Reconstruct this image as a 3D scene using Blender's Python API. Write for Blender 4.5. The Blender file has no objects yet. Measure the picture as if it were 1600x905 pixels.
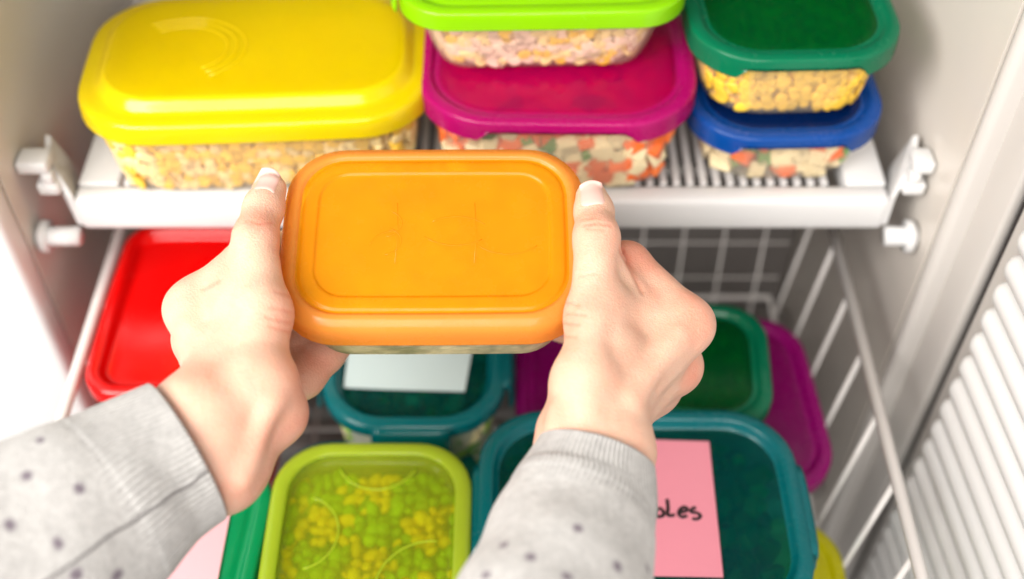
import bpy, bmesh, math, random
import numpy as np
from mathutils import Vector, Matrix, Euler

# ------------------------------------------------------------------ camera
S = bpy.context.scene
COL = S.collection
CAMZ = 1.5
TH = math.radians(48.4)
FPX, CX, CY = 1835.0, 800.0, 452.5
ct, st = math.cos(TH), math.sin(TH)
cam = bpy.data.cameras.new('camera'); camo = bpy.data.objects.new('camera', cam); COL.objects.link(camo)
camo.location = (0, 0, CAMZ); camo.rotation_euler = (math.pi/2 - TH, 0, 0)
cam.sensor_width = 36; cam.lens = 36*FPX/1600; cam.clip_start = .01; cam.clip_end = 50
cam.dof.use_dof = True; cam.dof.focus_distance = .630; cam.dof.aperture_fstop = 2.7; cam.dof.aperture_blades = 8
S.camera = camo

# ------------------------------------------------------------------ world, lamps, exposure
w = bpy.data.worlds.new('World'); S.world = w; w.use_nodes = True
bg = w.node_tree.nodes['Background']; bg.inputs[0].default_value = (1.0, .97, .94, 1); bg.inputs[1].default_value = .30
def area(name, loc, target, size, power, color):
    l = bpy.data.lights.new(name, 'AREA'); l.shape = 'RECTANGLE'; l.size = size[0]; l.size_y = size[1]
    l.energy = power; l.color = color
    o = bpy.data.objects.new(name, l); COL.objects.link(o); o.location = loc
    o.rotation_euler = (Vector(target)-Vector(loc)).to_track_quat('-Z', 'Y').to_euler()
    return o
area('window_lamp', (-.95, -.25, 1.88), (-.05, .5, .98), (.7, .7), 24, (1, .96, .91))
area('front_fill_lamp', (-.25, -1.0, 2.2), (.0, .5, .95), (1.5, 1.2), 38, (1, .955, .91))  # unseen fill added behind the camera for frontal light and rim sheen
vs = S.view_settings; vs.view_transform = 'Standard'; vs.look = 'None'; vs.exposure = 0.25; vs.gamma = 1; vs.use_curve_mapping = False
S.render.engine = 'CYCLES'
cy = S.cycles; cy.use_denoising = True; cy.max_bounces = 7; cy.transparent_max_bounces = 14; cy.diffuse_bounces = 3; cy.glossy_bounces = 3; cy.use_adaptive_sampling = True; cy.adaptive_threshold = .025
cy.caustics_reflective = False; cy.caustics_refractive = False; cy.sample_clamp_indirect = 6

# ------------------------------------------------------------------ helpers
def P(px, py, t):
    """a pixel of the photograph (1600 x 905) at depth t along the view axis"""
    a = (px-CX)/FPX; v = (CY-py)/FPX
    return Vector((t*a, t*(ct+v*st), CAMZ+t*(-st+v*ct)))
def PZ(px, py, z):
    """the same pixel on the level z (relative to the camera height)"""
    v = (CY-py)/FPX
    return P(px, py, z/(-st+v*ct))
rnd = random.Random(7); nrg = np.random.default_rng(7)

def mesh_obj(name, verts, faces, mat, parent=None, smooth=True):
    me = bpy.data.meshes.new(name); me.from_pydata([tuple(v) for v in verts], [], faces); me.update()
    bm = bmesh.new(); bm.from_mesh(me); bmesh.ops.recalc_face_normals(bm, faces=bm.faces); bm.to_mesh(me); bm.free()
    if smooth: me.polygons.foreach_set('use_smooth', [True]*len(me.polygons))
    me.materials.append(mat)
    o = bpy.data.objects.new(name, me); COL.objects.link(o)
    if parent: o.parent = parent
    return o
def empty(name, loc=(0, 0, 0), rot=(0, 0, 0)):
    o = bpy.data.objects.new(name, None); COL.objects.link(o); o.empty_display_size = .03
    o.location = loc; o.rotation_euler = rot
    return o
def tag(o, label=None, cat=None, group=None, kind=None):
    for k, v in (('label', label), ('category', cat), ('group', group), ('kind', kind)):
        if v: o[k] = v
    return o
def box_data(x0, x1, y0, y1, z0, z1, b=.002, seg=2):
    bm = bmesh.new(); bmesh.ops.create_cube(bm, size=1)
    for v in bm.verts:
        v.co = Vector(((x0+x1)/2+v.co.x*(x1-x0), (y0+y1)/2+v.co.y*(y1-y0), (z0+z1)/2+v.co.z*(z1-z0)))
    if b: bmesh.ops.bevel(bm, geom=bm.edges[:], offset=b, segments=seg, profile=.5, affect='EDGES')
    return bm
def box(name, x0, x1, y0, y1, z0, z1, mat, parent=None, b=.002, seg=2):
    bm = box_data(x0, x1, y0, y1, z0, z1, b, seg)
    me = bpy.data.meshes.new(name); bm.to_mesh(me); bm.free(); me.materials.append(mat)
    for p in me.polygons: p.use_smooth = True
    try: me.set_sharp_from_angle(angle=math.radians(50))
    except Exception: pass
    o = bpy.data.objects.new(name, me); COL.objects.link(o)
    if parent: o.parent = parent
    return o
def tube_data(pts, rad, n=8, cap=True):
    pts = [Vector(p) for p in pts]; V = []; F = []
    rads = rad if isinstance(rad, (list, tuple)) else [rad]*len(pts)
    up = None
    for i, p in enumerate(pts):
        d = (pts[min(i+1, len(pts)-1)]-pts[max(i-1, 0)]).normalized()
        if up is None:
            up = d.orthogonal().normalized()
        up = (up-d*up.dot(d)).normalized(); s = d.cross(up)
        for k in range(n):
            a = 2*math.pi*k/n; V.append(p+(up*math.cos(a)+s*math.sin(a))*rads[i])
    for i in range(len(pts)-1):
        for k in range(n):
            F.append((i*n+k, i*n+(k+1) % n, (i+1)*n+(k+1) % n, (i+1)*n+k))
    if cap:
        F.append(tuple(range(n))[::-1]); F.append(tuple((len(pts)-1)*n+k for k in range(n)))
    return V, F
def tube(name, pts, rad, mat, parent=None, n=8):
    V, F = tube_data(pts, rad, n); return mesh_obj(name, V, F, mat, parent)
def spline(pts, n):
    pts = [Vector(p) for p in pts]; out = []
    for i in range(len(pts)-1):
        p0 = pts[max(i-1, 0)]; p1 = pts[i]; p2 = pts[i+1]; p3 = pts[min(i+2, len(pts)-1)]
        for k in range(n):
            t = k/n
            out.append(.5*((2*p1)+(p2-p0)*t+(2*p0-5*p1+4*p2-p3)*t*t+(3*p1-p0-3*p2+p3)*t**3))
    out.append(pts[-1]); return out

# ------------------------------------------------------------------ materials
def newmat(name):
    m = bpy.data.materials.new(name); m.use_nodes = True; m.node_tree.nodes.clear()
    nt = m.node_tree; out = nt.nodes.new('ShaderNodeOutputMaterial')
    return m, nt, out
def N(nt, typ, **kw):
    n = nt.nodes.new(typ)
    for k, v in kw.items():
        if k in n.inputs: n.inputs[k].default_value = v
        else: setattr(n, k, v)
    return n
def c4(c): return (c[0], c[1], c[2], 1)
def noise_bump(nt, bsdf, scale, strength, dist=.001, detail=3):
    tc = N(nt, 'ShaderNodeTexCoord'); nz = N(nt, 'ShaderNodeTexNoise'); nz.inputs['Scale'].default_value = scale; nz.inputs['Detail'].default_value = detail
    bp = N(nt, 'ShaderNodeBump'); bp.inputs['Strength'].default_value = strength; bp.inputs['Distance'].default_value = dist
    nt.links.new(tc.outputs['Object'], nz.inputs['Vector']); nt.links.new(nz.outputs['Fac'], bp.inputs['Height'])
    nt.links.new(bp.outputs['Normal'], bsdf.inputs['Normal'])
    return nz
def plain(name, col, rough=.45, bump=0, bscale=60, vary=.06, spec=.5):
    m, nt, out = newmat(name); b = N(nt, 'ShaderNodeBsdfPrincipled'); b.inputs['Roughness'].default_value = rough
    b.inputs['Specular IOR Level'].default_value = spec
    tc = N(nt, 'ShaderNodeTexCoord'); nz = N(nt, 'ShaderNodeTexNoise'); nz.inputs['Scale'].default_value = 9; nz.inputs['Detail'].default_value = 5
    mx = N(nt, 'ShaderNodeMix', data_type='RGBA')
    nt.links.new(tc.outputs['Object'], nz.inputs['Vector']); nt.links.new(nz.outputs['Fac'], mx.inputs[0])
    mx.inputs[6].default_value = c4([x*(1-vary) for x in col]); mx.inputs[7].default_value = c4([min(1, x*(1+vary)) for x in col])
    nt.links.new(mx.outputs[2], b.inputs['Base Color'])
    if bump: noise_bump(nt, b, bscale, bump)
    nt.links.new(b.outputs[0], out.inputs[0]); return m
def lidmat(name, col, clear=.3, rough=.3, transl=.35, tint=None, scale=18):
    """translucent moulded plastic: tinted see-through share, scattered share, gloss on top"""
    m, nt, out = newmat(name)
    b = N(nt, 'ShaderNodeBsdfPrincipled'); b.inputs['Roughness'].default_value = rough; b.inputs['Base Color'].default_value = c4(col); b.inputs['Specular IOR Level'].default_value = .75
    tl = N(nt, 'ShaderNodeBsdfTranslucent'); tl.inputs[0].default_value = c4(col)
    mx = N(nt, 'ShaderNodeMixShader'); mx.inputs[0].default_value = transl
    nt.links.new(b.outputs[0], mx.inputs[1]); nt.links.new(tl.outputs[0], mx.inputs[2])
    tr = N(nt, 'ShaderNodeBsdfTransparent'); tt = tint or [min(1, x*.75+.25) for x in col]; tr.inputs[0].default_value = c4(tt)
    m2 = N(nt, 'ShaderNodeMixShader'); m2.inputs[0].default_value = clear
    tc = N(nt, 'ShaderNodeTexCoord'); nz = N(nt, 'ShaderNodeTexNoise'); nz.inputs['Scale'].default_value = scale; nz.inputs['Detail'].default_value = 4
    mr = N(nt, 'ShaderNodeMapRange'); mr.inputs[3].default_value = max(0, clear-.08); mr.inputs[4].default_value = clear+.08
    nt.links.new(tc.outputs['Object'], nz.inputs['Vector']); nt.links.new(nz.outputs['Fac'], mr.inputs[0]); nt.links.new(mr.outputs[0], m2.inputs[0])
    nt.links.new(mx.outputs[0], m2.inputs[1]); nt.links.new(tr.outputs[0], m2.inputs[2])
    n5 = N(nt, 'ShaderNodeTexNoise'); n5.inputs['Scale'].default_value = 38; n5.inputs['Detail'].default_value = 8; n5.inputs['Roughness'].default_value = .7
    r5 = N(nt, 'ShaderNodeMapRange'); r5.inputs[1].default_value = .35; r5.inputs[2].default_value = .7; r5.inputs[3].default_value = rough*.7; r5.inputs[4].default_value = min(.6, rough*1.9)
    nt.links.new(tc.outputs['Object'], n5.inputs['Vector']); nt.links.new(n5.outputs['Fac'], r5.inputs[0]); nt.links.new(r5.outputs[0], b.inputs['Roughness'])
    nb = noise_bump(nt, b, 60, .06, .0006)
    nt.links.new(m2.outputs[0], out.inputs[0]); return m
def attrmat(name, rough=.45, sss=0):
    m, nt, out = newmat(name); b = N(nt, 'ShaderNodeBsdfPrincipled'); b.inputs['Roughness'].default_value = rough
    a = N(nt, 'ShaderNodeAttribute', attribute_name='tone'); nt.links.new(a.outputs['Color'], b.inputs['Base Color'])
    if sss:
        b.inputs['Subsurface Weight'].default_value = sss; b.inputs['Subsurface Radius'].default_value = (.004, .003, .001); b.inputs['Subsurface Scale'].default_value = 1
    noise_bump(nt, b, 300, .3, .0006)
    nt.links.new(b.outputs[0], out.inputs[0]); return m

M = {}
M['liner'] = plain('freezer_liner', (.76, .71, .65), .24, .03, 40, .03)
M['enamel'] = plain('white_enamel', (.80, .80, .80), .38, .04, 50, .03)
M['doorwhite'] = plain('door_liner_white', (.72, .715, .71), .35, .03, 60, .02)
M['trim'] = plain('grey_door_trim', (.60, .57, .54), .4, .05, 60, .04)
M['gasket'] = plain('door_gasket', (.42, .40, .385), .5, .08, 90, .05)
M['shelf'] = plain('shelf_plastic', (.72, .72, .72), .4, .04, 60, .03)
M['slat'] = plain('shaded_slat_plastic', (.66, .65, .65), .45, .04, 60, .04)  # greyer than the rails: shade among the boxes put into the colour
M['wire'] = plain('coated_wire', (.72, .69, .67), .4, .1, 120, .05)
M['backdark'] = plain('back_shade_grey', (.22, .20, .19), .5, .1, 30, .1)  # dark grey that carries the shade behind the basket
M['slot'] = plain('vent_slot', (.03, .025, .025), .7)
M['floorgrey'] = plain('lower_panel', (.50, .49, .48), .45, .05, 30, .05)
M['clear'] = lidmat('clear_box_plastic', (.90, .86, .80), .82, .12, .52, (.98, .97, .95), 12)
M['frost'] = lidmat('frosted_box_plastic', (.86, .85, .82), .50, .2, .45, (.95, .95, .93), 12)
M['orange'] = lidmat('orange_lid_plastic', (1.0, .54, .10), .36, .22, .50, (1, .60, .08), 14)
M['yellow'] = lidmat('yellow_lid_plastic', (.93, .79, .004), .20, .13, .40, (1, .93, .10))
M['magenta'] = lidmat('magenta_lid_plastic', (.60, .003, .22), .16, .20, .40, (.95, .08, .40))
M['purple'] = lidmat('purple_lid_plastic', (.50, .002, .27), .16, .24, .45, (.6, .04, .4))
M['lime'] = lidmat('lime_lid_plastic', (.40, .82, .005), .10, .16, .42, (.6, .95, .08))
M['limeclear'] = lidmat('yellow_green_lid_plastic', (.68, .76, .05), .72, .12, .5, (.90, .97, .50))
M['limerim'] = lidmat('yellow_green_rim_plastic', (.72, .85, .07), .24, .14, .55, (.88, .95, .30))
M['green'] = lidmat('green_lid_plastic', (.0, .27, .13), .16, .18, .40, (.06, .60, .25))
M['greenrim'] = lidmat('bright_green_lid_plastic', (.0, .46, .17), .16, .12, .45, (.1, .7, .3))
M['blue'] = lidmat('blue_lid_plastic', (.004, .10, .46), .16, .18, .35, (.05, .22, .65))
M['teal'] = lidmat('teal_lid_plastic', (.0, .24, .27), .20, .18, .40, (.08, .50, .52))
M['red'] = lidmat('red_lid_plastic', (.90, .002, .002), .03, .16, .25, (1, .1, .05))
M['olive'] = lidmat('olive_yellow_lid_plastic', (.66, .62, .003), .12, .24, .35, (.8, .8, .1))
P2 = {}
P2['magenta'] = lidmat('magenta_panel', (.60, .002, .19), .58, .14, .4, (.92, .02, .44))
P2['green'] = lidmat('green_panel', (.0, .22, .06), .70, .16, .4, (.03, .60, .14))
P2['blue'] = lidmat('blue_panel', (.002, .04, .22), .62, .18, .35, (.03, .12, .45))
P2['teal'] = lidmat('teal_panel', (.0, .16, .16), .78, .16, .4, (.14, .62, .56))
P2['orange'] = lidmat('orange_panel', (1.0, .52, .012), .50, .20, .50, (1, .82, .16), 14)
P2['yellow'] = lidmat('yellow_panel', (.92, .78, .001), .42, .12, .40, (1, .95, .08))
P2['purple'] = lidmat('purple_panel', (.40, .001, .20), .25, .22, .4, (.5, .03, .35))
PANEL = {M[k].name: v for k, v in P2.items()}
M['paperpink'] = plain('pink_paper', (.64, .23, .29), .75, .1, 200, .04, .2)
M['paperpale'] = plain('pale_pink_paper', (.82, .45, .49), .75, .1, 200, .03, .2)
M['paperwhite'] = plain('white_paper', (.58, .70, .70), .7, .1, 200, .03, .2)
M['ink'] = plain('black_ink', (.008, .004, .006), .5)
M['food'] = attrmat('frozen_food', .4, 0)

# ------------------------------------------------------------------ the freezer (structure first)
Z = lambda z: CAMZ+z
XL, XR, YF, YB = -.328, .280, .541, .86
fr = empty('freezer', (-.02, .7, Z(-1.1)))
tag(fr, 'white freezer cabinet with its ribbed door open, holding a shelf and a pulled out basket', 'freezer')
def fpart(name, *a, **k):
    o = box(name, *a, **k); o.parent = fr; o.matrix_parent_inverse = Matrix.Translation(fr.location).inverted(); return o
fpart('side_wall', XL-.06, XL, YF+.012, YB, Z(-1.1), Z(-.12), M['liner'], b=0)
fpart('compartment_ceiling', XL+.001, XR-.001, YF+.02, YB, Z(-.27), Z(-.25), M['liner'], b=.002)
fpart('side_wall', XR, XR+.06, YF+.0045, YB, Z(-1.1), Z(-.12), M['liner'], b=0)
fpart('back_wall', XL-.06, XR+.06, YB+.001, YB+.03, Z(-1.1), Z(-.12), M['liner'], b=0)
fpart('front_frame', XL-.09, XL+.0008, YF-.012, YF+.0115, Z(-1.1), Z(-.12), M['enamel'], b=.006, seg=3)
fpart('front_frame', XR-.0008, XR+.075, YF-.010, YF+.004, Z(-1.1), Z(-.12), M['trim'], b=.0065, seg=5)
fpart('outer_side', XL-.14, XL-.091, YF-.02, YB, Z(-1.1), Z(-.12), M['enamel'], b=.012, seg=3)
fpart('back_shade_panel', XL+.002, XR-.002, .80, .83, Z(-1.09), Z(-.60), M['backdark'], b=.004)  # dark sheet added to deepen the shade under the shelf
fpart('cabinet_floor', XL-.06, XR+.06, YF+.02, YB, Z(-1.13), Z(-1.101), M['floorgrey'], b=0)

# the open door: hinge post at (HX, HY), opened a little past a right angle
HX, HY, DA = .3025, .537, math.radians(4.5)
dd = Vector((math.sin(DA), -math.cos(DA), 0)); dn = Vector((-math.cos(DA), -math.sin(DA), 0))   # along the door, and out of its inner face
door = box('door', 0, .52, 0, .06, -.55, .55, M['enamel'], fr, b=.006, seg=3)
R = Matrix(((dd.x, -dn.x, 0, HX), (dd.y, -dn.y, 0, HY), (0, 0, 1, Z(-.62)), (0, 0, 0, 1)))
door.matrix_parent_inverse = Matrix.Translation(fr.location).inverted(); door.matrix_basis = R
def dpart(name, *a, **k):
    o = box(name, *a, **k); o.parent = door; return o
dpart('door_trim', .002, .036, -.010, -.001, -.545, .545, M['trim'], b=.003)
dpart('door_gasket', .0375, .0415, -.004, -.0005, -.54, .54, M['slot'], b=.001)
dpart('liner_frame', .043, .50, -.006, -.0005, -.54, .54, M['trim'], b=.002)
rib0 = None
for i in range(30):
    zz = -.38+i*.0229
    if rib0 is None:
        bm = box_data(0, .40, -.020, .0, -.0098, .0098, .0090, 4)
        me = bpy.data.meshes.new('rib'); bm.to_mesh(me); bm.free(); me.materials.append(M['doorwhite'])
        for p in me.polygons: p.use_smooth = True
        rib0 = me
    r_ = bpy.data.objects.new('rib', rib0); COL.objects.link(r_); r_.parent = door; r_.location = (.072, -.0062, zz)

# ------------------------------------------------------------------ shelf
SH = -.553
sh = empty('freezer_shelf', (-.02, .57, Z(SH-.03)))
tag(sh, 'white slatted plastic shelf across the freezer, carrying the upper containers', 'shelf')
inv = Matrix.Translation(sh.location).inverted()
def shp(o): o.parent = sh; o.matrix_parent_inverse = inv; return o
SX0, SX1 = -.298, .257
shp(box('front_rail', SX0, SX1, .571, .588, Z(SH-.029), Z(SH), M['shelf'], b=.005, seg=3))
shp(box('rear_rail', SX0, SX1, .838, .850, Z(SH-.02), Z(SH-.001), M['shelf'], b=.002))
for x0 in (SX0+.0, SX1-.028):
    shp(box('side_rail', x0, x0+.028, .5885, .8375, Z(SH-.018), Z(SH-.0005), M['shelf'], b=.002))
    s = -1 if x0 < 0 else 1
    xa = SX0-.004 if s < 0 else SX1+.004
for yy in (.68, .76):
    shp(box('cross_bar', SX0+.0285, SX1-.0285, yy, yy+.006, Z(SH-.014), Z(SH-.0055), M['shelf'], b=.001))
bm = box_data(-.0024, .0024, .5885, .8375, -.0048, -.0003, .0008, 1); sl = bpy.data.meshes.new('slat'); bm.to_mesh(sl); bm.free(); sl.materials.append(M['slat'])
n = int((SX1-SX0-.06)/.0092)
for i in range(n):
    o = bpy.data.objects.new('slat', sl); COL.objects.link(o); o.location = (SX0+.034+i*.0092, 0, Z(SH)); shp(o)
def fold(name, pts2, x0, x1, mat):   # a strip bent along (y, z) outline, extruded in x
    V = []; F = []
    for (y, z) in pts2: V += [(x0, y, z), (x1, y, z)]
    for i in range(len(pts2)): 
        j = (i+1) % len(pts2); F.append((2*i, 2*i+1, 2*j+1, 2*j))
    F.append(tuple(2*i for i in range(len(pts2)))); F.append(tuple(2*i+1 for i in range(len(pts2))))
    return mesh_obj(name, V, F, mat, None, False)
for s in (-1, 1):
    xi = SX0+.002 if s < 0 else SX1-.002            # end of the shelf, towards the wall
    xw = XL+.001 if s < 0 else XR-.001
    # upright end plate that rises from the shelf towards the wall hook
    V = [(xi, .572, Z(SH-.024)), (xi, .572, Z(SH+.002)), (xi+s*.012, .585, Z(SH+.024)), (xi+s*.016, .605, Z(SH+.028)), (xi+s*.012, .62, Z(SH-.02))]
    V += [(x+s*.004, y+.001, z) for x, y, z in V]
    F = [(0, 1, 2, 3, 4), (9, 8, 7, 6, 5)]+[(i, (i+1) % 5, 5+(i+1) % 5, 5+i) for i in range(5)]
    shp(mesh_obj('end_plate', V, F, M['shelf'], None, False))
    a, b = sorted((xi+s*.010, xw))
    hk = shp(box('wall_hook', a, b, .572, .590, Z(SH+.022), Z(SH+.032), M['shelf'], b=.0025))
    a, b = sorted((xi+s*.007, xi+s*.022))
    shp(box('wall_hook', a, b, .571, .588, Z(SH+.004), Z(SH+.014), M['shelf'], b=.0025))
    a, b = sorted((xi+s*.009, xi+s*.016))
    shp(box('hook_web', a, b, .5715, .580, Z(SH+.0135), Z(SH+.0225), M['shelf'], b=.001))
    a, b = sorted((xi-s*.004, xi+s*.024)); 
    pg = tube('support_peg', [(xi+s*.002, .566, Z(SH-.029)), (xi+s*.018, .566, Z(SH-.029)), (xw, .566, Z(SH-.029))], [.0068, .0068, .0068], M['shelf'], None, 16); shp(pg)
    fl = tube('peg_flange', [(xw-s*.008, .566, Z(SH-.029)), (xw-s*.003, .566, Z(SH-.029))], .0115, M['shelf'], None, 20); shp(fl)

# lower slatted shelf, its grey darkened for the shade behind the basket
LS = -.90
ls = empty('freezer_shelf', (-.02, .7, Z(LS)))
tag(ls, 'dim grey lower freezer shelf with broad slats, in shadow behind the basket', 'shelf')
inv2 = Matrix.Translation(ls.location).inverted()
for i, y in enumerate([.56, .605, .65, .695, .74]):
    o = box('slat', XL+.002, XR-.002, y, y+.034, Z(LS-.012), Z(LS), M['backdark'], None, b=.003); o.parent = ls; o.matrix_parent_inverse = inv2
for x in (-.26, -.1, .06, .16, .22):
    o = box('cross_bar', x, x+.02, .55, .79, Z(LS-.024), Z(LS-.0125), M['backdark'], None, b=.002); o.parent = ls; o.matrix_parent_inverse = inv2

# ------------------------------------------------------------------ wire basket
BT, BB = -.634, -.800
bk = empty('wire_basket', (-.025, .42, Z(BB)))
tag(bk, 'white coated wire basket pulled forward beneath the shelf, full of lidded containers', 'basket')
invb = Matrix.Translation(bk.location).inverted()
def bkp(o): o.parent = bk; o.matrix_parent_inverse = invb; return o
bx0, bx1, by0, by1 = -.296, .243, .205, .69
def bxz(x, z):   # sides lean in towards the floor
    k = .1*(BT-z); return x+k if x < 0 else x-k
def byz(y, z):
    k = .08*(BT-z); return y+k if y < .4 else y-k
def W(name, pts, r=.0022): return bkp(tube(name, pts, r, M['wire'], None, 8))
rc = .02
top = []
for (cx_, cy_, a0) in ((bx1-rc, by1-rc, 0), (bx0+rc, by1-rc, 90), (bx0+rc, by0+rc, 180), (bx1-rc, by0+rc, 270)):
    for k in range(7):
        a = math.radians(a0+15*k); top.append((cx_+rc*math.cos(a), cy_+rc*math.sin(a), Z(BT)))
W('top_rail', top+[top[0]], .0042)
zm = -.775
for z in (zm,):
    W('middle_wire', [(bxz(bx1, z)-.003, byz(by0, z), Z(z)), (bxz(bx1, z)-.003, byz(by1, z), Z(z)), (bxz(bx0, z)+.003, byz(by1, z), Z(z)), (bxz(bx0, z)+.003, byz(by0, z), Z(z))], .0026)
ys = [.245+.052*i for i in range(9)]
for y in ys:
    W('cross_wire', [(bx0+.001, y, Z(BT)), (bxz(bx0, BB), y, Z(BB)), (bxz(bx1, BB), y, Z(BB)), (bx1-.001, y, Z(BT))])
for i in range(15):
    x = -.262+i*.0338
    W('long_wire', [(x, by1-.001, Z(BT)), (x, byz(by1, BB), Z(BB+.004)), (x, byz(by0, BB), Z(BB+.004)), (x, by0+.001, Z(BT))], .0012)
for z in (-.675, -.715, -.755):
    W('rear_wire', [(bxz(bx0, z), byz(by1, z)+.004, Z(z)), (bxz(bx1, z), byz(by1, z)+.004, Z(z))], .0010)

# ------------------------------------------------------------------ rounded-rectangle lofts
def rring(a, b, r, bulge=0, nc=9, ne=8):
    """outline of a rounded rectangle of half sizes a x b, counter-clockwise"""
    r = max(.0008, min(r, a-.0005, b-.0005)); pts = []
    cs = [(a-r, b-r, 0), (-a+r, b-r, 90), (-a+r, -b+r, 180), (a-r, -b+r, 270)]
    for i, (x, y, a0) in enumerate(cs):
        for k in range(nc):
            t = math.radians(a0+90*k/(nc-1)); pts.append((x+r*math.cos(t), y+r*math.sin(t)))
        x2, y2, a2 = cs[(i+1) % 4]
        p = pts[-1]; t = math.radians(a2); q = (x2+r*math.cos(t), y2+r*math.sin(t))
        for k in range(1, ne):
            f = k/ne; pts.append((p[0]+(q[0]-p[0])*f, p[1]+(q[1]-p[1])*f))
    if bulge:
        pts = [(x*(1+bulge*(1-(y/b)**2)), y*(1+bulge*(1-(x/a)**2))) for x, y in pts]
    return pts
def chaikin(p, it=2):
    for _ in range(it):
        q = [p[0]]
        for i in range(len(p)-1):
            a, b = p[i], p[i+1]
            q += [tuple(.75*u+.25*v for u, v in zip(a, b)), tuple(.25*u+.75*v for u, v in zip(a, b))]
        q.append(p[-1]); p = q
    return p
def loft(name, rings, mat, parent, cap0=True, cap1=True, cut=None):
    V = []; F = []; n = len(rings[0])
    for r in rings: V += r
    for i in range(len(rings)-1):
        for k in range(n): F.append((i*n+k, i*n+(k+1) % n, (i+1)*n+(k+1) % n, (i+1)*n+k))
    if cap0: F.append(tuple(range(n))[::-1])
    if cap1: F.append(tuple((len(rings)-1)*n+k for k in range(n)))
    return mesh_obj(name, V, F, mat, parent)
# lid profiles: (inset, height above the rim plane), from the outer skirt edge to the middle
PROF = {
    'flat':   [(0, -.012), (0, -.0015), (.0012, .0004), (.006, .0010), (.0085, .0004), (.010, -.0022), (.013, -.0024), (.0155, -.0010), (.022, -.0008), (.03, -.0008)],
    'dome':   [(0, -.014), (.0005, -.004), (.003, .0005), (.012, .0010), (.0145, .004), (.018, .0085), (.023, .0095), (.034, .0095)],
    'orange': [(0, -.0165), (.0003, -.0075), (.0018, -.0028), (.0060, .0004), (.0085, .0009), (.0098, .0002), (.0106, -.0010), (.0120, -.0008), (.0132, .0003), (.0185, .0004), (.0198, -.0001), (.0206, -.0010), (.0222, -.0012), (.034, -.0012)],
    'tray':   [(0, -.012), (0, -.002), (.002, .0008), (.007, .0012), (.010, -.002), (.012, -.006), (.016, -.007), (.03, -.007)],
    'clip':   [(0, -.010), (0, -.0025), (.002, .0), (.007, .0012), (.0095, .0008), (.0115, -.003), (.0135, -.0058), (.017, -.0064), (.03, -.0064)],
}
def make_lid(parent, w, d, z, mat, prof='flat', r=.028, bulge=.012, notch=False, th=.0011, name='lid', mat2=None):
    pr = chaikin(PROF[prof], 2); a, b = w/2, d/2
    rings = []
    for ins, h in pr:
        ring = [(x, y, z+h) for x, y in rring(a-ins, b-ins, r-ins*.75, bulge)]
        rings.append(ring)
    under = []
    for ins, h in reversed(pr):
        dz = -th; i2 = ins+(th if h < -.0005 and ins < .004 else th*.3)
        under.append([(x, y, z+h+(dz if not (ins < .0025 and h < -.004) else 0)) for x, y in rring(a-i2, b-i2, r-i2*.75, bulge)])
    rings = rings+under
    V = rings
    if notch:      # the skirt is cut higher in the middle of the long sides
        for R_ in (rings[0], rings[1], rings[2], rings[-1], rings[-2], rings[-3]):
            for k, (x, y, zz) in enumerate(R_):
                if abs(y) > b*.8 and abs(x) < a*.52: R_[k] = (x, y, max(zz, z-.0062))
                elif abs(y) > b*.8 or True:
                    R_[k] = (x, y, zz-(.003 if zz < z-.010 else 0))
    rings = rings+[rings[0]]
    # closed shell: outer start ring meets inner end ring
    Vv = []; F = []; n = len(rings[0]); m = len(pr)
    for R_ in rings[:-1]: Vv += R_
    tot = len(rings)-1
    for i in range(tot):
        j = (i+1) % tot
        if i == m-1: continue      # the two middle caps
        for k in range(n): F.append((i*n+k, i*n+(k+1) % n, j*n+(k+1) % n, j*n+k))
    F.append(tuple((m-1)*n+k for k in range(n))); F.append(tuple(m*n+k for k in range(n))[::-1])
    o = mesh_obj(name, Vv, F, mat, parent)
    if mat2:
        o.data.materials.append(mat2); lim = {'orange': .0104, 'dome': .019}.get(prof, .0128)
        seq = [i for i in range(tot) if i != m-1]; idx = []
        for i in seq:
            j = min(i, tot-1-i); idx += [1 if pr[j][0] >= lim else 0]*n
        idx += [1, 1]; o.data.polygons.foreach_set('material_index', idx)
    return o
def make_box(parent, w, d, h, mat, r=.026, taper=.012, bulge=.010, th=.0010, name='box'):
    a, b = w/2-.0025, d/2-.0025
    o_ = [(taper+.010, 0), (taper+.004, .0006), (taper+.001, .004), (taper*.8, h*.25), (taper*.35, h*.65), (0, h-.006), (0, h-.003)]
    o_ = chaikin(o_, 1)
    rings = [[(x, y, z) for x, y in rring(a-i, b-i, r-i*.6, bulge)] for i, z in o_]
    rings += [[(x, y, max(z, .0012)) for x, y in rring(a-i-th, b-i-th, r-(i+th)*.6, bulge)] for i, z in reversed(o_)]
    return loft(name, rings, mat, parent)
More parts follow.
